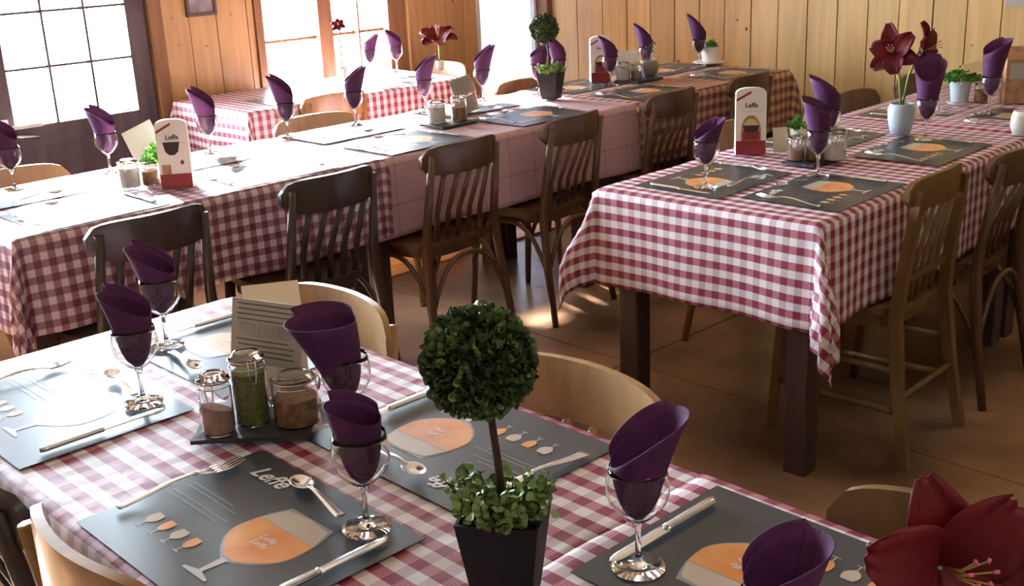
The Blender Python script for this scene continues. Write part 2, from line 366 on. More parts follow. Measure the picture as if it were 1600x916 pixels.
# picture on the left wall
pf = tag(empty('picture_frame', (2.94, YW - .006, 1.21)), 'small dark framed picture hanging on the pine wall', 'picture')
for a in ((-.082, -.068, -.082, .082), (.068, .082, -.082, .082), (-.068, .068, -.082, -.068), (-.068, .068, .068, .082)):
    MB().box(a[0], a[1], -.02, 0, a[2], a[3]).obj('frame_bar', 'gold', pf)
MB().box(-.068, .068, -.008, -.004, -.068, .068).obj('picture', 'photo', pf)
gb = tag(empty('wall_box', (XW - .008, 2.25, 1.11)), 'small grey box fixed high on the plank wall', 'box')
MB().box(-.035, 0, -.055, .055, -.06, .06, .006).obj('housing', 'greybox', gb); MB().box(-.038, -.035, -.045, .045, -.05, .05).obj('cover', 'greybox', gb)
# unseen fixtures, added only to carry the two fill lights
for i, (x, y, d) in enumerate(((.9, -.6, .56), (3.6, 1.2, .46))):
    l = tag(empty('fill_fixture', (x, y, 2.455)), ('wide' if i == 0 else 'narrow') + ' white disc lamp added unseen under the ceiling for fill light', 'lamp')
    MB().lathe([(d / 2, 0), (d / 2, .035), (d / 2 - .02, .04), (.001, .04)], 24).obj('housing', 'whitepot', l)

# ------------------------------------------------------------ tables and tablecloths
def table(name, FR, x0, x1, y0, y1, label, rz, legs=None):
    ox, oy = FR(x0, y0); t = tag(empty(name, (ox, oy, 0), rz), label, 'table')
    W_, L_ = x1 - x0, y1 - y0
    MB().box(0, W_, 0, L_, .715, .7455, .004).obj('tabletop', 'tablewood', t)
    ix, iy = (legs or (.03, .03))
    for a, b in ((ix, iy), (W_ - .07 - ix, iy), (ix, L_ - .07 - iy), (W_ - .07 - ix, L_ - .07 - iy)): MB().box(a, a + .07, b, b + .07, 0, .715, .004).obj('leg', 'tablewood', t)
    for a in ((.10, W_ - .10, .045, .065), (.10, W_ - .10, L_ - .065, L_ - .045), (.045, .065, .10, L_ - .10), (W_ - .065, W_ - .045, .10, L_ - .10)):
        MB().box(a[0], a[1], a[2], a[3], .63, .715).obj('apron', 'tablewood', t)
    return t
def tablecloth(FR, x0, x1, y0, y1, rz, over, m, label, seed=0, z=T, ear=.32, step=.0215, amp=.012):
    rnd = random.Random(seed); ph = [rnd.uniform(0, 6) for _ in range(8)]
    W_, L_ = x1 - x0, y1 - y0; a0, a1, b0, b1 = over
    nu = int((W_ + a0 + a1) / step); nv = int((L_ + b0 + b1) / step); uvs = []
    def curve(d):
        r = .014
        if d < r * pi / 2: return r * sin(d / r) * .9, -r * (1 - cos(d / r))
        return r * .9, -r - (d - r * pi / 2)
    def fn(s, t):
        u = -a0 + s * (W_ + a0 + a1); v = -b0 + t * (L_ + b0 + b1); uvs.append((u, v))
        sx = -1 if u < 0 else 1; sy = -1 if v < 0 else 1
        dx = max(0, -u, u - W_); dy = max(0, -v, v - L_); cx = min(max(u, 0), W_); cy = min(max(v, 0), L_)
        if dx <= 0 and dy <= 0:
            return (u, v, z + .0012 * sin(9 * u + ph[0]) * sin(7 * v + ph[1]) + .0006 * sin(31 * u + 5 * v + ph[2]))
        if dx > 0 and dy > 0:
            r = hypot(dx, dy); al = math.atan2(dy, dx); o, dz = curve(r)
            k = sin(2 * al); th = radians(45 - 27 * cos(2 * al)); out = ear * r * k * (1 + .18 * sin(18 * r + ph[3]))
            dz = -sqrt(max(1e-6, dz * dz - out * out * .85)) if abs(dz) > out else dz
            wv = amp * .6 * sin(26 * al + ph[4]) * r / .3
            return (cx + sx * (o * cos(al) + (out + wv) * cos(th)), cy + sy * (o * sin(al) + (out - wv) * sin(th)), z + dz)
        d = dx + dy; o, dz = curve(d); s_ = v if dx > 0 else u
        Ls = L_ if dx > 0 else W_
        e = min(s_, Ls - s_) if 0 < s_ < Ls else 0
        w = amp * (d / .3) * (sin(17 * s_ + ph[5] + 2.2 * d) * .6 + .5 * sin(7.3 * s_ + ph[6])) * min(1, e / .08 + .15) + .02 * d
        zz = z + dz + .004 * sin(9 * s_ + ph[7]) * d / .3
        if dx > 0: return (cx + sx * (o + max(w, -.004)), v, zz)
        return (u, cy + sy * (o + max(w, -.004)), zz)
    mb = MB().grid(fn, nu, nv); ox, oy = FR(x0, y0)
    o = mb.obj('tablecloth', m, None, True, uvs); o.location = (ox, oy, 0); o.rotation_euler = (0, 0, rz)
    so = o.modifiers.new('thickness', 'SOLIDIFY'); so.thickness = .0016; so.offset = -1
    return tag(o, label, 'tablecloth')
table('dining_table', FA, .525, 1.202, .895, 2.198, 'dark-legged dining table under the nearest red gingham cloth, with the spice jars', 0, (.03, .002))
table('dining_table', FA, .525, 1.202, -.42, .885, 'dining table at the bottom right corner, nearest the camera, under gingham', 0)
tablecloth(FA, .521, 1.207, .893, 2.203, 0, (.27, .27, 0, .27), 'cloth_red', 'red and white gingham tablecloth under the clear spice jars and the large topiary', 1)
tablecloth(FA, .521, 1.207, -.42, .899, 0, (.27, .27, .2, .012), 'cloth_red', 'red and white gingham cloth at the bottom right corner, edge lapping the next cloth', 2, z=T + .0035)
table('dining_table', FB, 2.525, 3.945, 1.526, 2.242, 'dark square-legged table in the right aisle with a red gingham cloth end', YB)
table('dining_table', FB, 3.955, 5.28, 1.526, 2.242, 'table at the right rear, standing against the plank wall', YB, (.008, .03))
tablecloth(FB, 2.517, 3.955, 1.518, 2.250, YB, (.30, .0, .30, .30), 'cloth_red', 'red and white gingham cloth with hanging corners on the right aisle table', 3, amp=.014, ear=.36)
tablecloth(FB, 3.945, 5.285, 1.518, 2.250, YB, (.012, .0, .28, .28), 'cloth_red', 'gingham cloth at the right rear beside the plank wall', 4, z=T + .0035)
table('dining_table', FC, 1.097, 2.31, 3.119, 3.815, 'dark table under the sunlit plum gingham cloth by the glazed door', YC, (.01, .03))
table('dining_table', FC, 2.32, 3.52, 3.119, 3.815, 'dark-legged table under the plain mauve cloth in the middle of the window row', YC, (.01, .03))
table('dining_table', FC, 3.53, 4.95, 3.119, 3.815, 'last table of the window row, under brown plaid cloth by the plank wall', YC, (.01, .03))
tablecloth(FC, 2.30, 3.78, 3.111, 3.822, YC, (.0, .03, .285, .285), 'cloth_plain', 'plain mauve cloth with thin lines in the middle of the window row', 6, z=T + .001, amp=.008)
tablecloth(FC, 1.089, 2.36, 3.111, 3.822, YC, (.29, .03, .285, .285), 'cloth_dark', 'plum and white gingham cloth, sunlit on top, on the left table of the window row', 5, z=T + .004)
tablecloth(FC, 3.76, 4.955, 3.111, 3.822, YC, (.03, .28, .285, .285), 'cloth_plaid', 'brown and mauve plaid cloth on the last table of the window row', 7, z=T + .004)
table('dining_table', FA, 2.70, 4.0, 4.53, 5.18, 'small dark table standing in front of the far window', 0)
tablecloth(FA, 2.69, 4.01, 4.52, 5.19, 0, (.25, .25, .25, .1), 'cloth_red', 'sunlit gingham cloth on the table in front of the far window', 8)

# ------------------------------------------------------------ chairs
def chair(m, w=.36, Hc=.80, sp_=4, square=False, curv=.035, name='bentwood_chair', railh=.088):
    t = empty(name); n = 18
    def rail(s, q):   # closed section around
        x = (2 * s - 1); y = -.22 - curv * (1 - x * x); hh = railh / 2 * (max(0.0, 1 - abs(x) ** 6) ** .5 * .72 + .28)
        zc = Hc - railh / 2; th = .0095
        k = [(1, -.75), (1, .75), (.8, 1), (-.8, 1), (-1, .75), (-1, -.75), (-.8, -1), (.8, -1)][int(round(q * 8)) % 8]
        return (x * w / 2, y + k[0] * th, zc + k[1] * hh + .004 * (1 - x * x))
    mb = MB().grid(rail, n, 8); mb.f += [tuple(range(8)), tuple(range(n * 9, n * 9 + 8))]
    mb.obj('top_rail', m, t, 'auto')
    px = w / 2 - .028
    for s in (-1, 1):
        pts = [(s * (px + .045), -.275, 0), (s * (px + .032), -.235, .22), (s * (px + .018), -.21, .43), (s * (px + .010), -.215, .52), (s * px, -.238 - curv * .25, Hc - .03)]
        MB().tube(pts, [.013, .016, .018, .016, .013] if not square else [.019, .021, .022, .022, .017], 4 if square else 10).obj('back_post', m, t, not square)
        fp = [(s * (px + .025), .165, 0), (s * (px + .018), .15, .22), (s * (px + .008), .14, .425)]
        MB().tube(fp, [.012, .015, .018] if not square else [.017, .019, .02], 4 if square else 10).obj('front_leg', m, t, not square)
    for i in range(sp_):
        x = (-.5 + (i + .5) / sp_) * (w - .10); yy = -.22 - curv * (1 - (2 * x / w) ** 2)
        MB().tube([(x * .95, -.19, .44), (x, -.205, .55), (x, yy, Hc - railh + .012)], .0135, 6, flat=.42, up=(0, 1, 0)).obj('spindle', m, t, True)
    out = []
    for i in range(28):
        a = 2 * pi * i / 28; c, s2 = cos(a), sin(a); e = .62
        x = (abs(c) ** e) * (1 if c > 0 else -1) * (.195 - .012 * (1 if s2 < 0 else 0)); y = -.015 + (abs(s2) ** e) * (1 if s2 > 0 else -1) * .195
        out.append((x, y))
    MB().prism(out, .428, .450).obj('seat', m, t, 'auto')
    MB().prism([(x * .92, y * .92) for x, y in out], .39, .428).obj('seat_frame', m, t, 'auto')
    if not square:
        for (ax, ay, bx, by) in ((-1, -1, 1, -1), (-1, -1, -1, 1), (1, -1, 1, 1), (-1, 1, 1, 1)):
            A_ = Vector((ax * (px + .03), -.235 if ay < 0 else .152, 0)); B_ = Vector((bx * (px + .03), -.235 if by < 0 else .152, 0)); pts = []
            for i in range(13):
                s = i / 12; p = A_.lerp(B_, s); hgt = .20 + .195 * (1 - abs(2 * s - 1) ** 2.6); pts.append((p.x, p.y, hgt))
            MB().tube(pts, .0095, 7).obj('arched_brace', m, t, True)
    else:
        for s in (-1, 1):
            for z in (.16, .28): MB().tube([(s * (px + .035), -.24, z), (s * (px + .02), .155, z)], .010, 6).obj('stretcher', m, t, True)
        for z in (.20,): MB().tube([(-(px + .03), -.24, z), (px + .03, -.24, z)], .010, 6).obj('stretcher', m, t, True)
        MB().tube([(-(px + .012), -.205, .53), (px + .012, -.205, .53)], .013, 4).obj('lower_rail', m, t)
    return Proto(t)
ch_dark = chair('chair_dark', w=.37, railh=.105, curv=.055, sp_=5); ch_black = chair('chair_black', w=.37, railh=.11, curv=.06, sp_=5); ch_honey = chair('chair_honey', sp_=4, name='dining_chair', curv=.045, railh=.115, Hc=.79)
ch_ladder = chair('chair_brown', w=.34, sp_=5, square=True, name='ladder_back_chair', Hc=.82, curv=.03)
ch_brown = chair('chair_brown', sp_=4, name='dining_chair', curv=.045, railh=.115, Hc=.79)
ch_light = chair('chair_light', w=.40, sp_=5, name='dining_chair', curv=.05, railh=.115, Hc=.785)
def seat(proto, x, y, facing, label, group=None):   # x, y = middle of the chord of the top rail
    a = radians(facing) - pi / 2; c, s = cos(a), sin(a)
    return proto.place((x - (-.22) * -s * 1.0 * 1 if False else x + (-s) * .22, y + c * .22, 0), a, label, 'chair', group)
G1 = 'dark chairs along the near side of the window row'
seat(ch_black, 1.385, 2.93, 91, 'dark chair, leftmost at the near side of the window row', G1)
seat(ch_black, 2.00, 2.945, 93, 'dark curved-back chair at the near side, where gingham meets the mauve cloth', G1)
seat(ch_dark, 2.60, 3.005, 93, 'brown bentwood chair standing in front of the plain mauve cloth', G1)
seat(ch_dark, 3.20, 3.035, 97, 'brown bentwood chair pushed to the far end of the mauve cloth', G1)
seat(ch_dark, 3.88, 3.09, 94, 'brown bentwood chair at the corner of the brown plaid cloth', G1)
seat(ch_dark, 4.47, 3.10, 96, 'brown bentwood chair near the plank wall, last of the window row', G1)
G2 = 'chairs on the window side of the long row'
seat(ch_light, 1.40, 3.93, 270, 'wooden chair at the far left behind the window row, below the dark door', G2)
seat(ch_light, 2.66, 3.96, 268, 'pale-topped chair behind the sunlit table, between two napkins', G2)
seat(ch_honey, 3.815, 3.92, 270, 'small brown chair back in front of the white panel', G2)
seat(ch_honey, 3.10, 4.45, 88, 'wooden spindle-back chair pushed to the far window table', 'chairs at the window table')
seat(ch_light, 4.14, 4.88, 180, 'pale chair at the right end of the far window table', 'chairs at the window table')
seat(ch_ladder, 2.965, 1.44, 93, 'light wood square-post chair with stretchers at the right aisle table')
seat(ch_dark, 3.50, 1.46, 94, 'dark bentwood chair at the right edge of the picture')
seat(ch_honey, 3.40, 2.42, 268, 'orange wood chair behind the white menu card of the aisle table')
seat(ch_brown, 4.255, 2.42, 271, 'brown chair with rounded back at the plank wall, nearer the aisle table')
seat(ch_brown, 4.80, 2.44, 272, 'brown chair half hidden behind the red flowers at the plank wall')
G3 = 'chairs round the nearest table'
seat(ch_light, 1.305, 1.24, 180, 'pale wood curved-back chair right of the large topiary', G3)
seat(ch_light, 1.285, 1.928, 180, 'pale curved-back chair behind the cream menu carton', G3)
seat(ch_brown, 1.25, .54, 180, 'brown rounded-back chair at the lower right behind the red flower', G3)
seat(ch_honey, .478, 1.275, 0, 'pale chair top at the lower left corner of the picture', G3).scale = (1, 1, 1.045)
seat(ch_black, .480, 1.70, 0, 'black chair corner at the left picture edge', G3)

# ------------------------------------------------------------ placemats with their printing
def text_mesh(body, size, m, shear=.25, width=None, offset=.0):
    cu = bpy.data.curves.new('lettering', 'FONT'); cu.body = body; cu.size = size; cu.shear = shear; cu.offset = offset; cu.align_x = 'CENTER'; cu.align_y = 'CENTER'
    cu.resolution_u = 3
    o = bpy.data.objects.new('tmp', cu); COL.objects.link(o); bpy.context.view_layer.update()
    me = bpy.data.meshes.new_from_object(o.evaluated_get(bpy.context.evaluated_depsgraph_get())); bpy.data.objects.remove(o); bpy.data.curves.remove(cu)
    me.materials.clear(); me.materials.append(MT[m]); me.name = 'lettering'
    return me
def poly(outline, z, m, name='print'):
    mb = MB(); n = len(outline); cx = sum(p[0] for p in outline) / n; cy = sum(p[1] for p in outline) / n
    mb.add([(x, y, z) for x, y in outline] + [(cx, cy, z)], [(i, (i + 1) % n, n) for i in range(n)]); return mb.mesh(name, m)
def cup_outline(c, v0, v1, vm, rb, rm, rt, n=9):
    L = []
    for i in range(n + 1):
        s = i / n; v = v0 + (v1 - v0) * s
        if v < vm: k = (v - v0) / (vm - v0); r = rb + (rm - rb) * sin(k * pi / 2) ** .8
        else: k = (v - vm) / max(1e-6, (v1 - vm)); r = rm + (rt - rm) * k ** 2
        L.append((r, v))
    return [(c + r, v) for r, v in L] + [(c - r, v) for r, v in L[::-1]]
LEFFE = text_mesh('Leffe', .041, 'white_print', .35, offset=.0008); SMALLT = text_mesh('Leffe', .016, 'white_print', .3)
def placemat():
    t = MB().grid(lambda a, b: (a * .4, b * .3, .0008), 8, 6).obj('placemat', 'mat_paper', None, False)
    t.modifiers.new('thickness', 'SOLIDIFY').thickness = .0008
    z = .0014
    def pr(name, me, loc=(0, 0, 0), rot=(0, 0, 0)): return put(name, me, t, loc, rot)
    pr('beer_print', poly(cup_outline(.247, .094, .183, .150, .012, .064, .0615), z, 'beer'))
    pr('foam_print', poly([(.1855, .184), (.3085, .184), (.300, .205), (.292, .219), (.247, .2235), (.202, .219), (.194, .205)], z, 'foam'))
    pr('rim_print', poly(cup_outline(.247, .088, .226, .150, .010, .0665, .048), z - .0003, 'thin_print'))
    pr('stem_print', poly([(.240, .090), (.254, .090), (.251, .052), (.243, .052)], z, 'stemprint')); pr('foot_print', poly([(.243, .054), (.251, .054), (.275, .047), (.275, .043), (.219, .043), (.219, .047)], z + .0001, 'stemprint'))
    pr('lettering', LEFFE, (.095, .256, z + .0002)); pr('lettering', SMALLT, (.247, .155, z + .0004)); pr('lettering', SMALLT, (.247, .140, z + .0004))
    for v, u0, u1 in ((.172, .018, .13), (.162, .018, .15), (.142, .016, .166), (.132, .016, .15)):
        pr('text_line', poly([(u0, v), (u1, v), (u1, v + .0015), (u0, v + .0015)], z, 'thin_print'))
    for i in range(4):
        u = .075 + i * .034
        ic = pr('glass_icon', poly(cup_outline(u, .068, .093, .080, .003, .0115 - .002 * (i % 2), .008, 5), z, ('foam', 'beer')[i % 2]))
        ic2 = put('icon_stem', poly([(u - .001, .069), (u + .001, .069), (u + .001, .057), (u - .001, .057)], z, 'stemprint'), ic); put('icon_foot', poly([(u - .006, .057), (u + .006, .057), (u + .006, .0555), (u - .006, .0555)], z, 'stemprint'), ic)
    return Proto(t)
PM = placemat()
# cutlery, lying along +Y, bowl or tip towards +Y
def spline(w, n=10): return [(i / n, w(i / n)) for i in range(n + 1)]
def flat_shape(L, wf, hf, th=.0022, n=16):
    def fn(a, b):
        y = a * L; w = wf(a); k = int(round(b * 6)) % 6
        q = [(-1, 0), (-.6, .5), (.6, .5), (1, 0), (.6, -.5), (-.6, -.5)][k]
        return (q[0] * w, y, hf(a) + q[1] * th)
    mb = MB().grid(fn, n, 6); mb.f += [tuple(range(6)), tuple(range(n * 7, n * 7 + 6))]; return mb
def knife():
    t = empty('table_knife')
    flat_shape(.105, lambda a: .0085 * (min(1, a * 8 + .45)) * (1 - .25 * a), lambda a: .0045, .0075).obj('handle', 'steel', t, True)
    mb = flat_shape(.11, lambda a: .0085 * (1 if a < .75 else sqrt(max(.02, 1 - ((a - .75) / .25) ** 2))), lambda a: .0042, .0016); o = mb.obj('blade', 'steel', t, True); o.location = (0, .104, 0)
    return Proto(t)
def spoon():
    t = empty('dessert_spoon')
    flat_shape(.095, lambda a: .0028 + .0052 * (1 - a) ** 1.2, lambda a: .003 + .012 * sin(a * pi * .75) * a, .003).obj('handle', 'steel', t, True)
    def fn(a, b):
        th = 2 * pi * b; r = a; x = .0165 * r * cos(th); y = .115 + .025 * r * sin(th); return (x, y, .0025 + .0075 * r * r)
    o = MB().grid(fn, 7, 20).obj('bowl', 'steel', t, True); o.modifiers.new('thickness', 'SOLIDIFY').thickness = .0012
    return Proto(t)
def fork():
    t = empty('table_fork')
    flat_shape(.125, lambda a: .0032 + .0065 * (1 - a) ** 1.3, lambda a: .003 + .012 * sin(a * pi * .8) * a, .0032).obj('handle', 'steel', t, True)
    h = flat_shape(.03, lambda a: .004 + .009 * sin(a * pi / 2), lambda a: .0105 - .005 * a, .002, 8).obj('fork_head', 'steel', t, True); h.location = (0, .123, 0)
    for i in range(4):
        x = (i - 1.5) * .0072
        MB().tube([(x, .150, .0050), (x, .172, .0045), (x * .96, .198, .0095)], [.0023, .0021, .0012], 6).obj('tine', 'steel', t, True)
    return Proto(t)
KN, SP, FK = knife(), spoon(), fork()
rj = random.Random(5)
def setting(FR, rz, x0, y0, w, side, where, items='kfs', jig=1, lift=.0025):
    lift += .0035 if FR is FC else 0
    """placemat w = .40 x .30; side tells where the diner sits; x0,y0 = low corner of the mat in the row's frame"""
    ang = {'-x': -pi / 2, '+x': pi / 2, '-y': 0, '+y': pi}[side]
    corner = {'-x': (x0, y0 + .4), '+x': (x0 + .3, y0), '-y': (x0, y0), '+y': (x0 + .4, y0 + .3)}[side]
    cx, cy = FR(*corner); a = rz + ang; c, s = cos(a), sin(a)
    PM.place((cx, cy, T + lift), a, 'printed grey placemat ' + where, 'placemat', 'printed paper placemats')
    def P(u, v): return (cx + u * c - v * s, cy + u * s + v * c, T + lift + .0035)
    j = lambda k=.006: rj.uniform(-k, k) * jig
    if 'k' in items: KN.place(P(.372 + j(), .045 + j()), a + j(.05), 'table knife on the placemat ' + where, 'knife', 'knives beside the placemats')
    if 'f' in items: FK.place(P(.016 + j(), .055 + j()), a - .04 + j(.05), 'steel fork on the placemat ' + where, 'fork', 'forks beside the placemats')
    if 's' in items: SP.place(P(.275 + j(), .254 + j()), a + pi / 2 - .12 + j(.08), 'small spoon on the placemat ' + where, 'spoon', 'spoons above the placemats')
    return P
setting(FA, 0, .5357, 1.690, .4, '-x', 'at the left end of the nearest table', 'kfs', 0)
setting(FA, 0, .5183 + .006, 1.063, .4, '-x', 'at the bottom left, nearest the camera', 'kfs', 0)
setting(FA, 0, .8945, 1.051, .4, '+x', 'between the large topiary and the pale chair', 'kfs', 0)
setting(FA, 0, .8945, 1.690, .4, '+x', 'behind the spice jars on the nearest table', 'ks', 0)
setting(FA, 0, .8885, .462, .4, '+x', 'at the bottom right under the red flower', 'ks', 0, .0055)
z_lift = []
setting(FB, YB, 2.585, 1.875, .4, '+y', 'at the near left corner of the aisle table')
setting(FB, YB, 2.635, 1.532, .4, '-y', 'at the near right corner of the aisle table')
setting(FB, YB, 3.30, 1.56, .4, '-y', 'under the glass before the red flower pot')
setting(FB, YB, 3.30, 1.93, .4, '+y', 'behind the jars of the aisle table')
setting(FB, YB, 3.985, 1.90, .4, '+y', 'beside the two brown chairs at the plank wall')
setting(FB, YB, 4.0, 1.54, .4, '-y', 'at the right rear below the small green pot')
names_c = ['left end', 'carton side', 'mauve cloth start', 'mauve cloth end', 'plaid cloth start', 'plaid cloth end']
for i, x in enumerate((1.17, 1.80, 2.42, 3.08, 3.80, 4.48)):
    setting(FC, YC, x, 3.125, .4, '-y', 'at the %s of the window row, aisle side' % names_c[i], 'kfs')
    setting(FC, YC, x, 3.515, .4, '+y', 'at the %s of the window row, window side' % names_c[i], 'ks')
setting(FA, 0, 2.85, 4.54, .4, '-y', 'on the left of the far window table', 'k')
setting(FA, 0, 3.45, 4.54, .4, '-y', 'on the right of the far window table', 'k')

# ------------------------------------------------------------ glasses and napkins
def goblet():
    t = empty('wine_glass')
    foot = [(.0335, 0), (.0335, .0012), (.026, .0028), (.012, .0055), (.0055, .010), (.0038, .020), (.0036, .045), (.0042, .056), (.007, .0605), (.001, .062)]
    MB().lathe([(.001, 0)] + foot, 32).obj('stem_and_foot', 'glass', t, True)
    prof = [(.001, .0625), (.008, .064), (.018, .070), (.028, .081), (.0355, .092), (.0388, .103), (.0385, .115), (.0362, .130), (.0350, .138)]
    inner = [(max(.0006, r - .0007), z + (.0009 if i < 3 else 0)) for i, (r, z) in enumerate(prof)][::-1]
    MB().lathe(prof + inner, 36).obj('bowl', 'glass', t, True)
    return Proto(t)
GL = goblet()
def napkin_mesh(t0, hl, hh, p=1.0, turns=1.3, flare=.26, seed=0, rb=.006):
    rnd = random.Random(seed); w = rnd.uniform(0, 6)
    def fn(a, b):
        th = a * 2 * pi * turns; h = hl + (hh - hl) * ((1 + cos(th - t0)) / 2) ** p + .012 * (a if a > .75 else 0)
        zz = b * h; r = rb + .0012 * a * turns + .0165 * (1 - exp(-zz / .016)) + flare * .45 * min(zz, .05) + flare * .62 * max(0, zz - .05) * (1 + .6 * cos(th - t0) * (zz / hh))
        r += .0012 * sin(3 * th + w) * b
        return (r * cos(th), r * sin(th), zz)
    return MB().grid(fn, 44, 10)
NGR = 'plum napkins rolled in the glasses'
def napkin(x, y, az, label, hh=.125, hl=.085, p=1.0, lean=(0, 0), seed=0, z=T + .008, flare=.26, turns=1.3, scale=1):
    o = napkin_mesh(az, hl, hh, p, turns, flare, seed).obj('paper_napkin', 'napkin', None, True)
    o.location = (x, y, z + .068); o.rotation_euler = (lean[0], lean[1], 0); o.scale = (scale,) * 3
    so = o.modifiers.new('thickness', 'SOLIDIFY'); so.thickness = .0010; so.offset = 0
    return tag(o, label, 'napkin', NGR)
def place_glass(x, y, az, where, lean=(0, 0), **k):
    GL.place((x, y, T + .008), 0, 'stemmed glass ' + where, 'glass', 'stemmed glasses on the tables')
    napkin(x, y, az, 'plum napkin in the glass ' + where, lean=lean, **k)
# azimuth of the tip: the camera's right is about -44 degrees, away from it about 46 degrees
RIGHT, LEFT, AWAY, NEAR = radians(-44), radians(136), radians(46), radians(226)
place_glass(.784, 1.137, LEFT, 'at the bottom centre, left of the topiary', hh=.112, hl=.088, lean=(0, 0), seed=1, flare=.22)
place_glass(.941, 1.384, LEFT, 'right of the spice jars, its napkin opening to the left', hh=.138, hl=.122, p=.8, seed=2, flare=.40, lean=(-.10, -.105))
place_glass(.786, 1.775, LEFT, 'on the left end placemat of the nearest table', hh=.132, hl=.09, seed=3, flare=.26)
place_glass(.954, 2.008, LEFT, 'at the far left corner of the nearest table', hh=.132, hl=.08, seed=4, flare=.30)
place_glass(.951, .806, RIGHT, 'at the bottom right, with its point rising rightward', hh=.138, hl=.072, seed=5, flare=.34)
place_glass(.832, .532, RIGHT, 'at the bottom picture edge, left of the big red flower', p=1.1, hh=.128, hl=.085, seed=6, flare=.28)
place_glass(2.655, 1.981, RIGHT, 'at the near left corner of the aisle table', hh=.132, hl=.072, seed=7, flare=.3)
place_glass(2.966, 1.804, radians(120), 'in front of the jars on the aisle table', hh=.155, hl=.12, seed=8, flare=.22)
place_glass(3.30, 1.975, LEFT, 'behind the jars on the aisle table', hh=.17, hl=.11, seed=9, flare=.3)
place_glass(3.645, 1.812, radians(20), 'beside the light blue pot of red flowers', hh=.20, hl=.13, seed=10, flare=.26)
place_glass(4.233, 1.86, RIGHT, 'at the right rear before the brown carton', hh=.205, hl=.15, seed=11, flare=.22)
CW = ['leftmost of the window row', 'left of the white jars by the dark door', 'right of the white carton by the door', 'below the pine boards left of the far window', 'in front of the spindle-back chair', 'left of the grey folded card', 'against the edge of the white panel',
      'in front of the white panel beside the small topiary', 'right behind the small topiary', 'right of the tall carton by the plank wall', 'behind the stone bowl by the plank wall', 'beside the white cup and saucer at the plank wall']
CP = [(1.345, 3.76, LEFT, .150), (1.665, 3.74, LEFT, .155), (2.06, 3.76, LEFT, .165), (2.40, 3.77, LEFT, .170), (2.73, 3.78, RIGHT, .165), (3.10, 3.785, RIGHT, .170), (3.45, 3.80, RIGHT, .175),
      (3.705, 3.705, RIGHT, .15), (3.88, 3.74, LEFT, .175), (4.08, 3.60, LEFT, .155), (4.46, 3.70, LEFT, .175), (4.85, 3.67, LEFT, .19)]
for i, ((x, y, az, hh), wh) in enumerate(zip(CP, CW)): place_glass(x, y, az, wh, hh=hh, hl=.095, seed=20 + i, flare=.27)
place_glass(3.74, 5.00, RIGHT, 'on the far window table, left of the two', hh=.15, hl=.08, seed=40)
place_glass(3.90, 4.98, LEFT, 'on the far window table, right of the two', hh=.15, hl=.09, seed=41)

# ------------------------------------------------------------ jars, trays, cartons, cards
def jar(r, h, fill, lid=True, fh=.6, name='clip_top_jar', tilt=0, n=28):
    t = empty(name); th = .0018
    body = [(.001, 0), (r * .93, 0), (r, .005), (r, h * .72), (r * .96, h * .80), (r * .88, h * .84), (r * .88, h * .88)]
    inner = [(max(.001, a - th), b + (th if i < 3 else 0)) for i, (a, b) in enumerate(body)][::-1]
    MB().lathe(body + inner, n).obj('glass_body', 'glass', t, True)
    def cyl(a, b):
        th_ = 2 * pi * b; z = [.0035, .0035, h * fh + tilt * cos(th_ + 2.4), h * fh][int(round(a * 3))]; q = [0.0005, r - .0024, r - .0024, .0005][int(round(a * 3))]
        return (q * cos(th_), q * sin(th_), z)
    MB().grid(cyl, 3, n).obj('contents', fill, t, 'auto')
    if lid:
        MB().lathe([(r * .92, h * .885), (r * .98, h * .895), (r * .98, h * .925), (r * .80, h * .955), (r * .72, h * .995), (r * .55, h), (.001, h)], n).obj('lid', 'glass', t, True)
        MB().lathe([(r * .90, h * .873), (r * .96, h * .877), (r * .96, h * .885), (r * .90, h * .888)], n, closed=True).obj('seal', 'rubber', t, True)
        for zz in (h * .80, h * .905):
            MB().tube([((r * 1.0) * cos(2 * pi * i / n), (r * 1.0) * sin(2 * pi * i / n), zz) for i in range(n + 1)], .0011, 5, cap=False).obj('wire', 'wire', t, True)
        MB().tube([(-.006, -r * 1.01, h * .93), (-.006, -r * 1.12, h * .80), (-.004, -r * 1.03, h * .62), (.004, -r * 1.03, h * .62), (.006, -r * 1.12, h * .80), (.006, -r * 1.01, h * .93)], .0013, 5).obj('clasp', 'wire', t, True)
    return Proto(t)
def tray(x, y, rz, lx, ly, label, z=T + .006):
    mb = MB(); n = 5; out = []
    rnd = random.Random(int(x * 100))
    for (ax, ay, bx, by) in ((-1, -1, 1, -1), (1, -1, 1, 1), (1, 1, -1, 1), (-1, 1, -1, -1)):
        for i in range(n):
            s = i / n; out.append(((ax + (bx - ax) * s) * lx / 2 + rnd.uniform(-.0015, .0015), (ay + (by - ay) * s) * ly / 2 + rnd.uniform(-.0015, .0015)))
    o = mb.prism(out, 0, .007).obj('slate_tray', 'slate'); o.location = (x, y, z); o.rotation_euler = (0, 0, rz)
    return tag(o, label, 'tray')
J_small = jar(.0265, .100, 'sugar', fh=.42, tilt=.008); J_green = jar(.029, .122, 'herbs', fh=.72); J_amber = jar(.037, .084, 'mustard', fh=.55)
J_white = jar(.033, .088, 'cream', fh=.7); J_grey = jar(.027, .078, 'sugar', fh=.45); J_must = jar(.027, .075, 'mustard', fh=.6)
GJ = 'clip-top spice jars'
tray(.872, 1.545, radians(-42), .185, .150, 'black slate tray carrying the three jars on the nearest table', T + .0095)
zt = T + .0170
J_small.place((.802, 1.548, zt), NEAR + pi / 2, 'small clip-top jar of pinkish salt, leftmost on the slate tray', 'jar', GJ)
J_green.place((.860, 1.540, zt), NEAR + pi / 2 + .5, 'tall clip-top jar full of green herbs on the slate tray', 'jar', GJ)
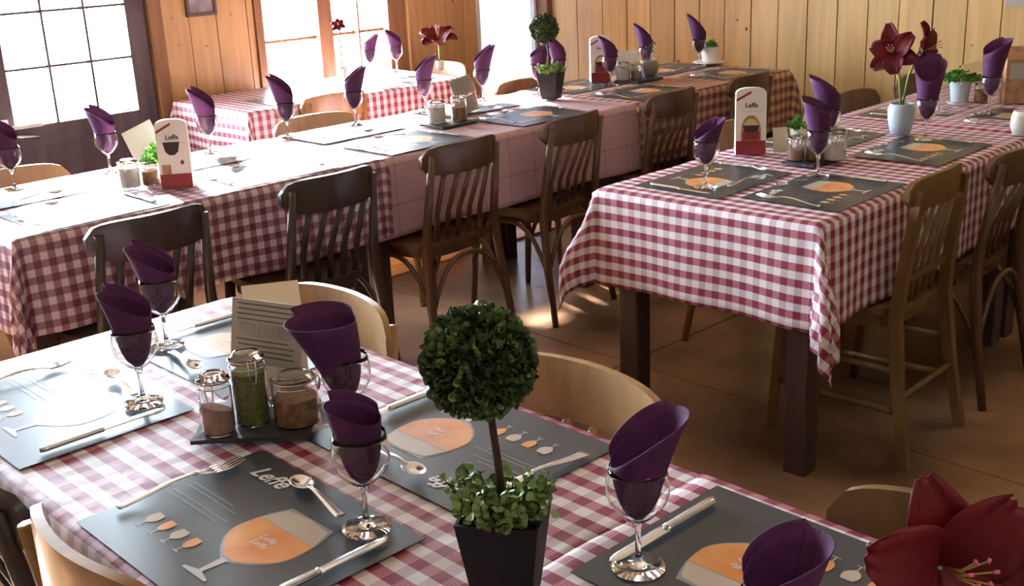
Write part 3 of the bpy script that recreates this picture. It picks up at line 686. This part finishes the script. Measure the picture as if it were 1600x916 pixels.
J_amber.place((.907, 1.482, zt), NEAR + pi / 2 + 1.9, 'squat clip-top jar of amber mustard on the slate tray', 'jar', GJ)
pk = empty('sachet', (.945, 1.435, T + .019), radians(-30))
MB().grid(lambda a, b: ((a - .5) * .042, (b - .5) * .05, .010 + .012 * b + .002 * sin(a * pi)), 6, 6).obj('paper', 'thin_print', pk, True)
MB().box(-.021, .021, -.025, -.019, .0085, .0115).obj('crimped_edge', 'stemprint', pk)
tag(pk, 'small grey sachet lying at the right end of the slate tray', 'sachet')
tray(3.155, 1.935, YB, .20, .11, 'slate tray under the jars of the aisle table'); zt2 = T + .0135
J_grey.place((3.095, 1.962, zt2), NEAR + pi / 2, 'jar with grey contents, leftmost on the aisle table tray', 'jar', GJ)
J_must.place((3.125, 1.915, zt2), NEAR + pi / 2, 'jar of yellow mustard half behind the aisle table glass', 'jar', GJ)
J_white.place((3.165, 1.880 - .01, zt2), NEAR + pi / 2, 'jar of white filling, right of the aisle table glass', 'jar', GJ)
J_white.place((3.225, 1.900, zt2), NEAR + pi / 2, 'jar with pale filling, rightmost on the aisle table tray', 'jar', GJ)
tray(2.965, 3.475, YC, .19, .14, 'slate tray in the middle of the window row carrying two jars', T + .0045); zt3 = T + .012
J_white.place((2.925, 3.50, zt3), NEAR + pi / 2, 'white jar on the slate tray in the middle of the window row', 'jar', GJ, scale=1.05)
J_amber.place((3.015, 3.47, zt3), NEAR + pi / 2, 'brown jar with white lid right of the white one, window row', 'jar', GJ, scale=(.85, .85, 1.2))
tray(4.285, 3.60, YC, .20, .14, 'slate tray by the stone bowl at the end of the window row', T + .008); zt4 = T + .0155
J_white.place((4.205, 3.63, zt4), NEAR + pi / 2, 'white jar left of the stone bowl near the plank wall', 'jar', GJ)
J_grey.place((4.265, 3.60, zt4), NEAR + pi / 2, 'greyish jar right beside the stone bowl near the plank wall', 'jar', GJ)
J_white.place((1.60, 3.46, T + .009), NEAR + pi / 2, 'white jar left of the carton near the dark door', 'jar', GJ)
J_must.place((1.655, 3.43, T + .009), NEAR + pi / 2, 'small jar between the white jar and the carton by the door', 'jar', GJ)
J_must.place((4.465, 2.000, T + .009), NEAR + pi / 2, 'jar of yellow mustard beside the green pot at the right rear', 'jar', GJ)
# menu cartons: a box with rounded top, printed front
LOGO = text_mesh('Leffe', .021, 'ink', .1, offset=.0006)
def rrect(w, h, r, n=6, top_only=True):
    o = [(-w / 2, 0), (w / 2, 0)]
    for i in range(n + 1): a = pi / 2 * i / n; o.append((w / 2 - r + r * cos(a), h - r * .45 + r * .45 * sin(a)))
    for i in range(n + 1): a = pi / 2 + pi / 2 * i / n; o.append((-w / 2 + r + r * cos(a), h - r * .45 + r * .45 * sin(a)))
    return o
def flat_y(outline, y, m, t, name='print', k=0.0):
    mb = MB(); n = len(outline); cx = sum(p[0] for p in outline) / n; cz = sum(p[1] for p in outline) / n
    mb.add([(x, y + k * z, z) for x, z in outline] + [(cx, y + k * cz, cz)], [(i, (i + 1) % n, n) for i in range(n)]); return mb.obj(name, m, t)
def carton(base='white_card', w=.098, h=.215, kind='glass', roof=False, d=.055):
    t = empty('menu_carton'); o = rrect(w, h, .04); n = len(o); mb = MB()
    if roof:
        mb.add([(-w / 2, -d / 2, 0), (w / 2, -d / 2, 0), (w / 2, d / 2, 0), (-w / 2, d / 2, 0), (-w / 2, -d / 2, h * .80), (w / 2, -d / 2, h * .80), (w / 2, d / 2, h), (-w / 2, d / 2, h)],
               [(0, 1, 5, 4), (1, 2, 6, 5), (2, 3, 7, 6), (3, 0, 4, 7), (4, 5, 6, 7), (0, 3, 2, 1)])
        mb.obj('box', base, t); yf = -d / 2 - .0006
        flat_y([(-.042, h * .45), (.042, h * .45), (.042, h * .74), (-.042, h * .74)], yf, 'card_grey', t)
    else:
        k = d / h * .30
        vs = [(x, -d / 2 + k * z, z) for x, z in o] + [(x, d / 2 - k * z, z) for x, z in o]
        mb.add(vs, [tuple(range(n)), tuple(range(n, 2 * n))[::-1]] + [(i, n + i, n + (i + 1) % n, (i + 1) % n) for i in range(n)])
        mb.obj('box', base, t); yf = -d / 2 - .0007
        kk = k
        flat_y([(-w / 2 + .001, .0), (w / 2 - .001, .0), (w / 2 - .001, .045), (-w / 2 + .001, .045)], yf, 'red_print', t, 'base_print', kk)
        l = put('lettering', LOGO, t, (0, yf - .0006 + kk * h * .74, h * .74), (pi / 2 - math.atan(kk), 0, 0))
        flat_y([(-.035, h * .655), (.035, h * .655), (.035, h * .658), (-.035, h * .658)], yf, 'ink', t, 'text_line', kk)
        flat_y([(-w / 2 + .002, h * .80), (-w / 2 + .002, h * .84), (0, h * .955), (0, h * .92)], yf, 'red_print', t, 'ribbon_print', kk)
        if kind == 'glass':
            a = [(.032 * cos(pi * i / 12), h * .36 + .050 * sin(pi * i / 12)) for i in range(13)] + [(-.032, .045), (.032, .045)]
            flat_y(a, yf - .0002, 'brown_print', t, 'picture_print', kk)
            b = [(.027 * cos(pi * i / 12), h * .36 + .040 * sin(pi * i / 12)) for i in range(13)] + [(-.027, .048), (.027, .048)]
            flat_y(b, yf - .0004, 'straw', t, 'picture_print', kk)
            flat_y([(-.027, .048), (.027, .048), (.027, .078), (-.027, .078)], yf - .0006, 'red_print', t, 'picture_print', kk)
            flat_y([(-.024, .080), (-.012, .074), (.012, .074), (.024, .080), (.026, .095), (-.026, .095)], yf - .0008, 'dark_print', t, 'drink_print', kk)
        else:
            flat_y([(-.030, .145), (.022, .145), (.016, .115), (.004, .104), (-.012, .104), (-.024, .115)], yf - .0002, 'dark_print', t, 'drink_print', kk)
            flat_y([(.024 + .013 * cos(2 * pi * i / 14), .080 + .014 * sin(2 * pi * i / 14)) for i in range(14)], yf - .0002, 'white_card', t, 'emblem_print', kk)
            flat_y([(.024 + .006 * cos(2 * pi * i / 10), .080 + .007 * sin(2 * pi * i / 10)) for i in range(10)], yf - .0004, 'ink', t, 'emblem_print', kk)
            flat_y([(-.040, .045), (-.012, .045), (-.012, .075), (-.040, .075)], yf - .0002, 'brown_print', t, 'picture_print', kk)
    return Proto(t)
C_glass, C_dark, C_roof, C_brown = carton(), carton(kind='dark'), carton('card', .096, .186, roof=True, d=.06), carton('brown_print', .11, .21, roof=True, d=.08)
GC = 'menu cartons standing on the tables'
FACE = radians(46) - pi / 2
C_glass.place((3.139, 2.165, T + .006), FACE - .1, 'white rounded menu card with red base on the aisle table', 'menu', GC)
C_dark.place((1.70, 3.335, T + .008), FACE + .15, 'white menu card with a dark drink picture near the dark door', 'menu', GC)
C_glass.place((4.165, 3.74, T + .008), FACE + .1, 'pale tall menu card with red base against the plank wall', 'menu', GC)
C_roof.place((.975, 1.635, T + .0095), FACE + .25, 'cream menu carton with slanted top behind the jars', 'menu', GC)
C_brown.place((4.52, 1.885, T + .0085), FACE - .15, 'brown printed carton at the right rear edge of the picture', 'menu', GC)
def card(loc, rot, w, h, label, m='card', lines=True, name='folded_card', pic=True):
    t = empty(name, loc, 0, rot)
    MB().box(-w / 2, w / 2, -.0008, .0008, 0, h).obj('sheet', m, t)
    y = -.0014
    if lines:
        for i in range(11):
            z = h * (.93 - i * .08)
            if pic and .40 < z / h < .68: continue
            MB().box(-w * .42 + random.uniform(0, .006), w * .42 - random.uniform(0, w * .12), y, -.0008, z - h * .012, z + h * .008).obj('text_line', 'ink', t)
    if pic:
        for k in range(3): MB().box(-w * .40 + k * w * .27, -w * .40 + k * w * .27 + w * .25, y, -.0008, h * .42, h * .64).obj('picture_print', 'photo', t)
    return tag(t, label, 'card')
cdir = radians(-68)
hold = tag(empty('card_holder', (.925, 1.555, T + .017)), 'thin wire card holder standing between the jars', 'holder')
MB().lathe([(.016, 0), (.016, .004), (.003, .006), (.001, .006)], 16).obj('base', 'wire', hold, True); MB().tube([(0, 0, .004), (0, 0, .10)], .0016, 6).obj('wire_rod', 'wire', hold, True)
card((.908, 1.566, T + .093), (radians(-12), radians(1), cdir), .138, .106, 'beige printed card with text and small pictures above the jars', 'card_grey')
card((1.735, 3.53, T + .02), (radians(-12), radians(-24), FACE), .11, .17, 'bare white card leaning behind the carton near the dark door', 'white_card', False, pic=False)
card((3.19, 3.62, T + .08), (radians(-20), radians(-8), radians(10)), .14, .075, 'grey folded card with dark lettering behind the brown jar, upper half', 'card_grey', True, pic=False)
card((3.18, 3.60, T + .005), (radians(-10), radians(-8), radians(10)), .15, .07, 'grey card lying lower behind the brown jar', 'card_grey', True, pic=False)
card((4.24, 3.66, T + .03), (radians(-14), radians(4), FACE + .1), .14, .12, 'white card standing behind the stone bowl', 'white_card', False, pic=False)
card((3.19, 2.08, T + .01), (radians(-8), radians(0), FACE + .2), .05, .08, 'small cream slip leaning beside the white menu card', 'card', False, pic=False)
card((3.20, 1.99, T + .07), (radians(-30), radians(25), FACE), .06, .09, 'cream card between the two napkins of the aisle table', 'card', False, pic=False)
card((4.46, 2.0, T + .13), (radians(-50), radians(-12), FACE), .13, .05, 'straw-coloured card lying over the small green plant', 'straw', False, pic=False)

# ------------------------------------------------------------ topiary trees
def leaf_mesh(m, s=1.0, cup=.25):
    L = [(0, 0, 0), (.0046, .003, .0010), (.0066, .0070, .0020), (.0048, .0112, .0012), (0, .0132, 0), (-.0048, .0112, .0012), (-.0066, .0070, .0020), (-.0046, .003, .0010), (0, .007, -.0010)]
    mb = MB().add([(a * s, b * s, c * s * 2) for a, b, c in L], [(i, (i + 1) % 8, 8) for i in range(8)]); return mb
def leaf_at(mb, p, d, s, rnd):
    d = d.normalized(); a = Vector((rnd.uniform(-1, 1), rnd.uniform(-1, 1), rnd.uniform(-1, 1))); x = d.cross(a).normalized(); z = x.cross(d)
    Mx = Matrix((x, d, z)).transposed().to_4x4(); Mx.translation = p
    L = leaf_mesh('leaf', s); mb.add([Mx @ Vector(v) for v in L.v], L.f)
def topiary(x, y, scale, label, parts=True, rz=.3, detail=1.0):
    rnd = random.Random(11); t = empty('topiary_tree', (x, y, T + .006), rz); t.scale = (scale,) * 3
    w0, w1, h = .033, .0485, .118
    ring = lambda w, z: [(-w, -w, z), (w, -w, z), (w, w, z), (-w, w, z)]
    vs = ring(w0, 0) + ring(w1, h) + ring(w1 - .004, h) + ring(w1 - .007, h - .012)
    fs = [(0, 3, 2, 1)] + [(k * 4 + i, k * 4 + (i + 1) % 4, k * 4 + 4 + (i + 1) % 4, k * 4 + 4 + i) for k in range(3) for i in range(4)] + [(12, 13, 14, 15)]
    MB().add(vs, fs).obj('planter', 'blackpot', t)
    MB().grid(lambda a, b: ((a - .5) * .084, (b - .5) * .084, h - .012 + .014 * sin(a * pi) * sin(b * pi)), 6, 6).obj('soil', 'soil', t)
    MB().tube([(0, 0, h - .01), (-.004, .004, h + .06), (-.010, .008, h + .12), (-.014, .012, h + .20)], [.0052, .0048, .0045, .004], 8).obj('trunk', 'twig', t, True)
    C0 = Vector((-.015, .017, .306)); RB = .0560
    ib = bmesh.new(); bmesh.ops.create_icosphere(ib, subdivisions=3, radius=RB - .010); cm = bpy.data.meshes.new('core')
    for v in ib.verts: v.co *= 1 + rnd.uniform(-.05, .05)
    ib.to_mesh(cm); ib.free(); cm.materials.append(MT['leaf']); put('foliage_core', cm, t, C0)
    me = [leaf_mesh('leaf', s).mesh('leaf', m, True) for s, m in ((.85, 'leaf'), (1.05, 'leaf'), (.9, 'leafpale'))]
    mb = MB()
    for i in range(int(1900 * detail)):
        z = rnd.uniform(-1, 1); a = rnd.uniform(0, 2 * pi); q = sqrt(1 - z * z); n = Vector((q * cos(a), q * sin(a), z))
        p = C0 + n * (RB - rnd.uniform(-.002, .012)); d = (n + Vector((rnd.uniform(-1, 1), rnd.uniform(-1, 1), rnd.uniform(-.8, 1))) * .75)
        leaf_at(mb, p, d, rnd.uniform(.65, 1.0), rnd)
    mb.obj('leaf_mass', 'leaf', t, True)['kind'] = 'stuff'
    if parts:
        cv = Vector((cos(-rz) * -.65 - sin(-rz) * -.7, sin(-rz) * -.65 + cos(-rz) * -.7, .35)).normalized()
        k = 0
        while k < 210:
            z = rnd.uniform(-1, 1); a = rnd.uniform(0, 2 * pi); q = sqrt(1 - z * z); n = Vector((q * cos(a), q * sin(a), z))
            if n.dot(cv) < -.15: continue
            d = (n + Vector((rnd.uniform(-1, 1), rnd.uniform(-1, 1), rnd.uniform(-.5, 1))) * .7).normalized(); xx = d.cross(Vector((rnd.uniform(-1, 1), rnd.uniform(-1, 1), .3))).normalized()
            Mx = Matrix((xx, d, xx.cross(d))).transposed(); o = put('leaf', me[rnd.choice((0, 0, 1, 2))], t, C0 + n * (RB - .001)); o.rotation_euler = Mx.to_euler(); k += 1
    mb = MB(); tw = MB()
    for i in range(60):
        a = rnd.uniform(0, 2 * pi); r = rnd.uniform(.01, .06); p0 = Vector((r * cos(a) * .9, r * sin(a) * .9, h - .006)); hh = rnd.uniform(.015, .045)
        p1 = p0 + Vector((cos(a) * rnd.uniform(0, .022), sin(a) * rnd.uniform(0, .022), hh)); tw.tube([p0, p0.lerp(p1, .5) + Vector((0, 0, .003)), p1], .0009, 4)
        for j in range(9):
            s = .2 + .8 * j / 8; p = p0.lerp(p1, s); b = rnd.uniform(0, 2 * pi); leaf_at(mb, p, Vector((cos(b), sin(b), rnd.uniform(-.3, .7))), rnd.uniform(.65, 1.0), rnd)
    tw.obj('twigs', 'twig', t)['kind'] = 'stuff'; mb.obj('undergrowth_leaves', 'leafpale', t, True)['kind'] = 'stuff'
    if parts:
        for i in range(46):
            a = rnd.uniform(0, 2 * pi); r = rnd.uniform(.03, .062); o = put('undergrowth_leaf', me[2], t, (r * cos(a), r * sin(a), h + rnd.uniform(.0, .03))); o.rotation_euler = (rnd.uniform(-.6, .9), rnd.uniform(-.7, .7), rnd.uniform(0, 6))
    return tag(t, label, 'plant')
topiary(.800, .880, 1.0, 'large ball topiary in a black square pot on the nearest table', True, radians(34))
topiary(3.655, 3.575, 1.0, 'small ball topiary in a black pot in front of the white panel', False, radians(20), .5)

# ------------------------------------------------------------ pots and flowers
def herb(x, y, pot, r, h, label, leafm='green', lr=.045, cat='plant', z=T + .006, n=140, name='potted_herb', sc=1.0):
    rnd = random.Random(int(x * 977)); t = empty(name, (x, y, z))
    MB().lathe([(.001, 0), (r * .78, 0), (r, h), (r - .003, h), (r * .8, h - .01), (.001, h - .012)], 24).obj('pot', pot, t, 'auto')
    mb = MB()
    for i in range(n):
        a = rnd.uniform(0, 2 * pi); q = rnd.random() ** .5; p0 = Vector((q * r * .7 * cos(a), q * r * .7 * sin(a), h - .008)); p1 = Vector((q * lr * cos(a), q * lr * sin(a), h + rnd.uniform(.015, .035) * sc * (1.3 - q)))
        p1z = p1; mb.tube([p0, p0.lerp(p1, .6), p1], .0006, 3, cap=False)
        for j in range(3): b = rnd.uniform(0, 6.28); leaf_at(mb, p1 - Vector((0, 0, .005 * j)), Vector((cos(b), sin(b), rnd.uniform(0, .8))), .8, rnd)
    mb.obj('foliage', leafm, t)['kind'] = 'stuff'
    return tag(t, label, cat)
herb(1.70, 3.47, 'whitepot', .035, .065, 'green herb in a white pot behind the carton by the door', sc=1.6)
herb(3.215, 2.03, 'whitepot', .028, .085, 'small green herb behind the left jar of the aisle table', lr=.035, n=80)
herb(4.44, 2.075, 'bluepot', .042, .085, 'bushy green plant in a light blue pot at the right rear', lr=.08, n=220, sc=1.2)
herb(4.93, 3.66, 'whitepot', .05, .075, 'small plant in a white cup on the saucer by the plank wall', lr=.035, n=60, z=T + .022)
s_ = MB().lathe([(.001, 0), (.045, 0), (.085, .014), (.088, .014), (.086, .017), (.045, .004), (.001, .004)], 32).obj('saucer', 'whitepot', None, True); s_.location = (4.93, 3.66, T + .0055)
tag(s_, 'large white saucer under the white cup by the plank wall', 'saucer')
bw = empty('stone_bowl', (4.36, 3.60, zt4))
MB().lathe([(.001, 0), (.026, 0), (.046, .03), (.048, .06), (.038, .082), (.034, .082), (.040, .06), (.001, .05)], 28).obj('bowl', 'stonebowl', bw, True)
mb = MB(); rnd = random.Random(3)
for i in range(5):
    a = i * 1.3; p1 = Vector((.02 * cos(a), .02 * sin(a), .115 + .01 * i)); mb.tube([(0, 0, .05), (.008 * cos(a), .008 * sin(a), .085), p1], .0012, 4)
    for j in range(3): leaf_at(mb, p1, Vector((cos(a + j), sin(a + j), .4)), 1.1, rnd)
mb.obj('sprig', 'twig', bw)['kind'] = 'stuff'
tag(bw, 'round grey stone bowl with a dark sprig near the plank wall', 'bowl')
def petal_part(t, base, az, el, L, w, curl, m, ruffle=.006, seed=0, n=12, twist=0):
    rnd = random.Random(seed); ph = rnd.uniform(0, 6)
    d = Vector((cos(az) * cos(el), sin(az) * cos(el), sin(el))); side = Vector((-sin(az), cos(az), 0)); up_ = side.cross(d) * -1
    if twist: q = Matrix.Rotation(twist, 3, d); side = q @ side; up_ = q @ up_
    base = Vector(base)
    def fn(a, b):
        s = a; x = (b - .5) * 2; ww = w * (sin(pi * min(1, s * .92 + .06)) ** .62) * (1 - .25 * s)
        bend = curl * s * s; p = base + d * (L * (s - .18 * abs(curl) * s * s)) - Vector((0, 0, 1)) * L * bend * .6
        p += side * x * ww + up_ * (-.35 * ww * x * x * (1 - s * .7) + ruffle * s * sin(5 * x + 9 * s + ph) * abs(x))
        return tuple(p)
    o = MB().grid(fn, n, 10).obj('petal', m, t, True); o.modifiers.new('thickness', 'SOLIDIFY').thickness = .0012
    return o
def bloom(t, c, size, az0, tilt, seed, mats=('petal', 'petal'), n=6, stam=True):
    tv = Vector((cos(az0) * cos(tilt), sin(az0) * cos(tilt), sin(tilt)))   # the way the flower looks
    h = Vector((0, 0, 1)); e1 = tv.cross(h).normalized(); e2 = e1.cross(tv)
    c = Vector(c)
    for i in range(n):
        a = 2 * pi * i / n + .3; rad = e1 * cos(a) + e2 * sin(a); k = .85 if i % 2 else .62
        rnd = random.Random(seed * 17 + i); d = (rad * k + tv * .75).normalized(); w = size * (.40 if i % 2 else .46); L = size * rnd.uniform(.9, 1.1)
        sd = d.cross(tv).normalized(); ph = rnd.uniform(0, 6)
        def fn(u, v, d=d, sd=sd, rad=rad, L=L, w=w, ph=ph):
            x = (v - .5) * 2; s = u; ww = w * (sin(pi * min(1, s * .88 + .07)) ** .6)
            p = c + d * L * s + rad * L * .42 * s ** 2.2 - tv * L * .32 * s ** 3 + sd * x * ww + tv * (.30 * ww * x * x) + tv * size * .075 * sin(9 * x + 7 * s + ph) * abs(x) ** 1.5 * s + rad * size * .022 * sin(8 * x + ph) * s * s
            return tuple(p)
        o = MB().grid(fn, 14, 12).obj('petal', mats[i % 2], t, True); o.modifiers.new('thickness', 'SOLIDIFY').thickness = size * .012
    if stam:
        for i in range(6):
            a = 2 * pi * i / 6; o_ = e1 * cos(a) + e2 * sin(a); p1 = c + tv * size * .5 + o_ * size * .05; p2 = c + tv * size * .95 + o_ * size * .14 + e2 * size * .12
            MB().tube([c + tv * size * .1, p1, p2], size * .011, 5).obj('stamen', 'stamen', t, True)
            MB().tube([p2 - o_ * size * .03, p2 + o_ * size * .03], size * .022, 6).obj('anther', 'petal_edge', t, True)
def flowers(x, y, zp, pot, label, blooms, ph_=.10, pr=.040, name='amaryllis_pot', z=T + .006):
    t = empty(name, (x, y, z))
    MB().lathe([(.001, 0), (pr * .72, 0), (pr * .95, ph_ * .45), (pr, ph_ * .8), (pr * .85, ph_), (pr * .80, ph_), (pr * .9, ph_ * .75), (.001, ph_ * .7)], 28).obj('vase', pot, t, True)
    for i, (dx, dy, dz, size, az, tilt) in enumerate(blooms):
        MB().tube([(0, 0, ph_ * .7), (dx * .35, dy * .35, ph_ + (dz - ph_) * .5), (dx, dy, dz)], .0045, 7).obj('stem', 'stem', t, True)
        bloom(t, (dx, dy, dz), size, az, tilt, i + int(x * 10))
    return tag(t, label, 'flower')
flowers(3.705, 1.935, T, 'bluepot', 'two red amaryllis blooms in a light blue pot on the aisle table', [(-.025, .028, .275, .078, NEAR - .5, .25), (.040, -.03, .28, .078, NEAR + .9, .2)], .105, .046)
flowers(4.08, 4.83, T, 'whitepot', 'single red flower on a stem at the far window table', [(0, 0, .15, .095, NEAR, 1.1)], .05, .022)
flowers(3.60, 5.06, T, 'whitepot', 'small pink-red flower in front of the bright far window', [(0, 0, .27, .035, NEAR, .5)], .06, .022)
flowers(.800, .345, T, 'bluepot', 'large dark red amaryllis at the bottom right corner, nearest the camera', [(.000, .016, .252, .074, NEAR + .15, .32), (.105, -.045, .262, .076, NEAR + .9, .3)], .10, .046, z=T + .010)
cup = empty('white_jug', (3.90, 1.60, T + .006)); MB().lathe([(.001, 0), (.026, 0), (.036, .03), (.034, .06), (.028, .08), (.025, .08), (.031, .058), (.001, .01)], 24).obj('body', 'whitepot', cup, True)
MB().tube([(.030, 0, .065), (.052, 0, .06), (.052, 0, .03), (.034, 0, .02)], .004, 7).obj('handle', 'whitepot', cup, True)
tag(cup, 'small white jug behind the dark chair at the right edge', 'jug')
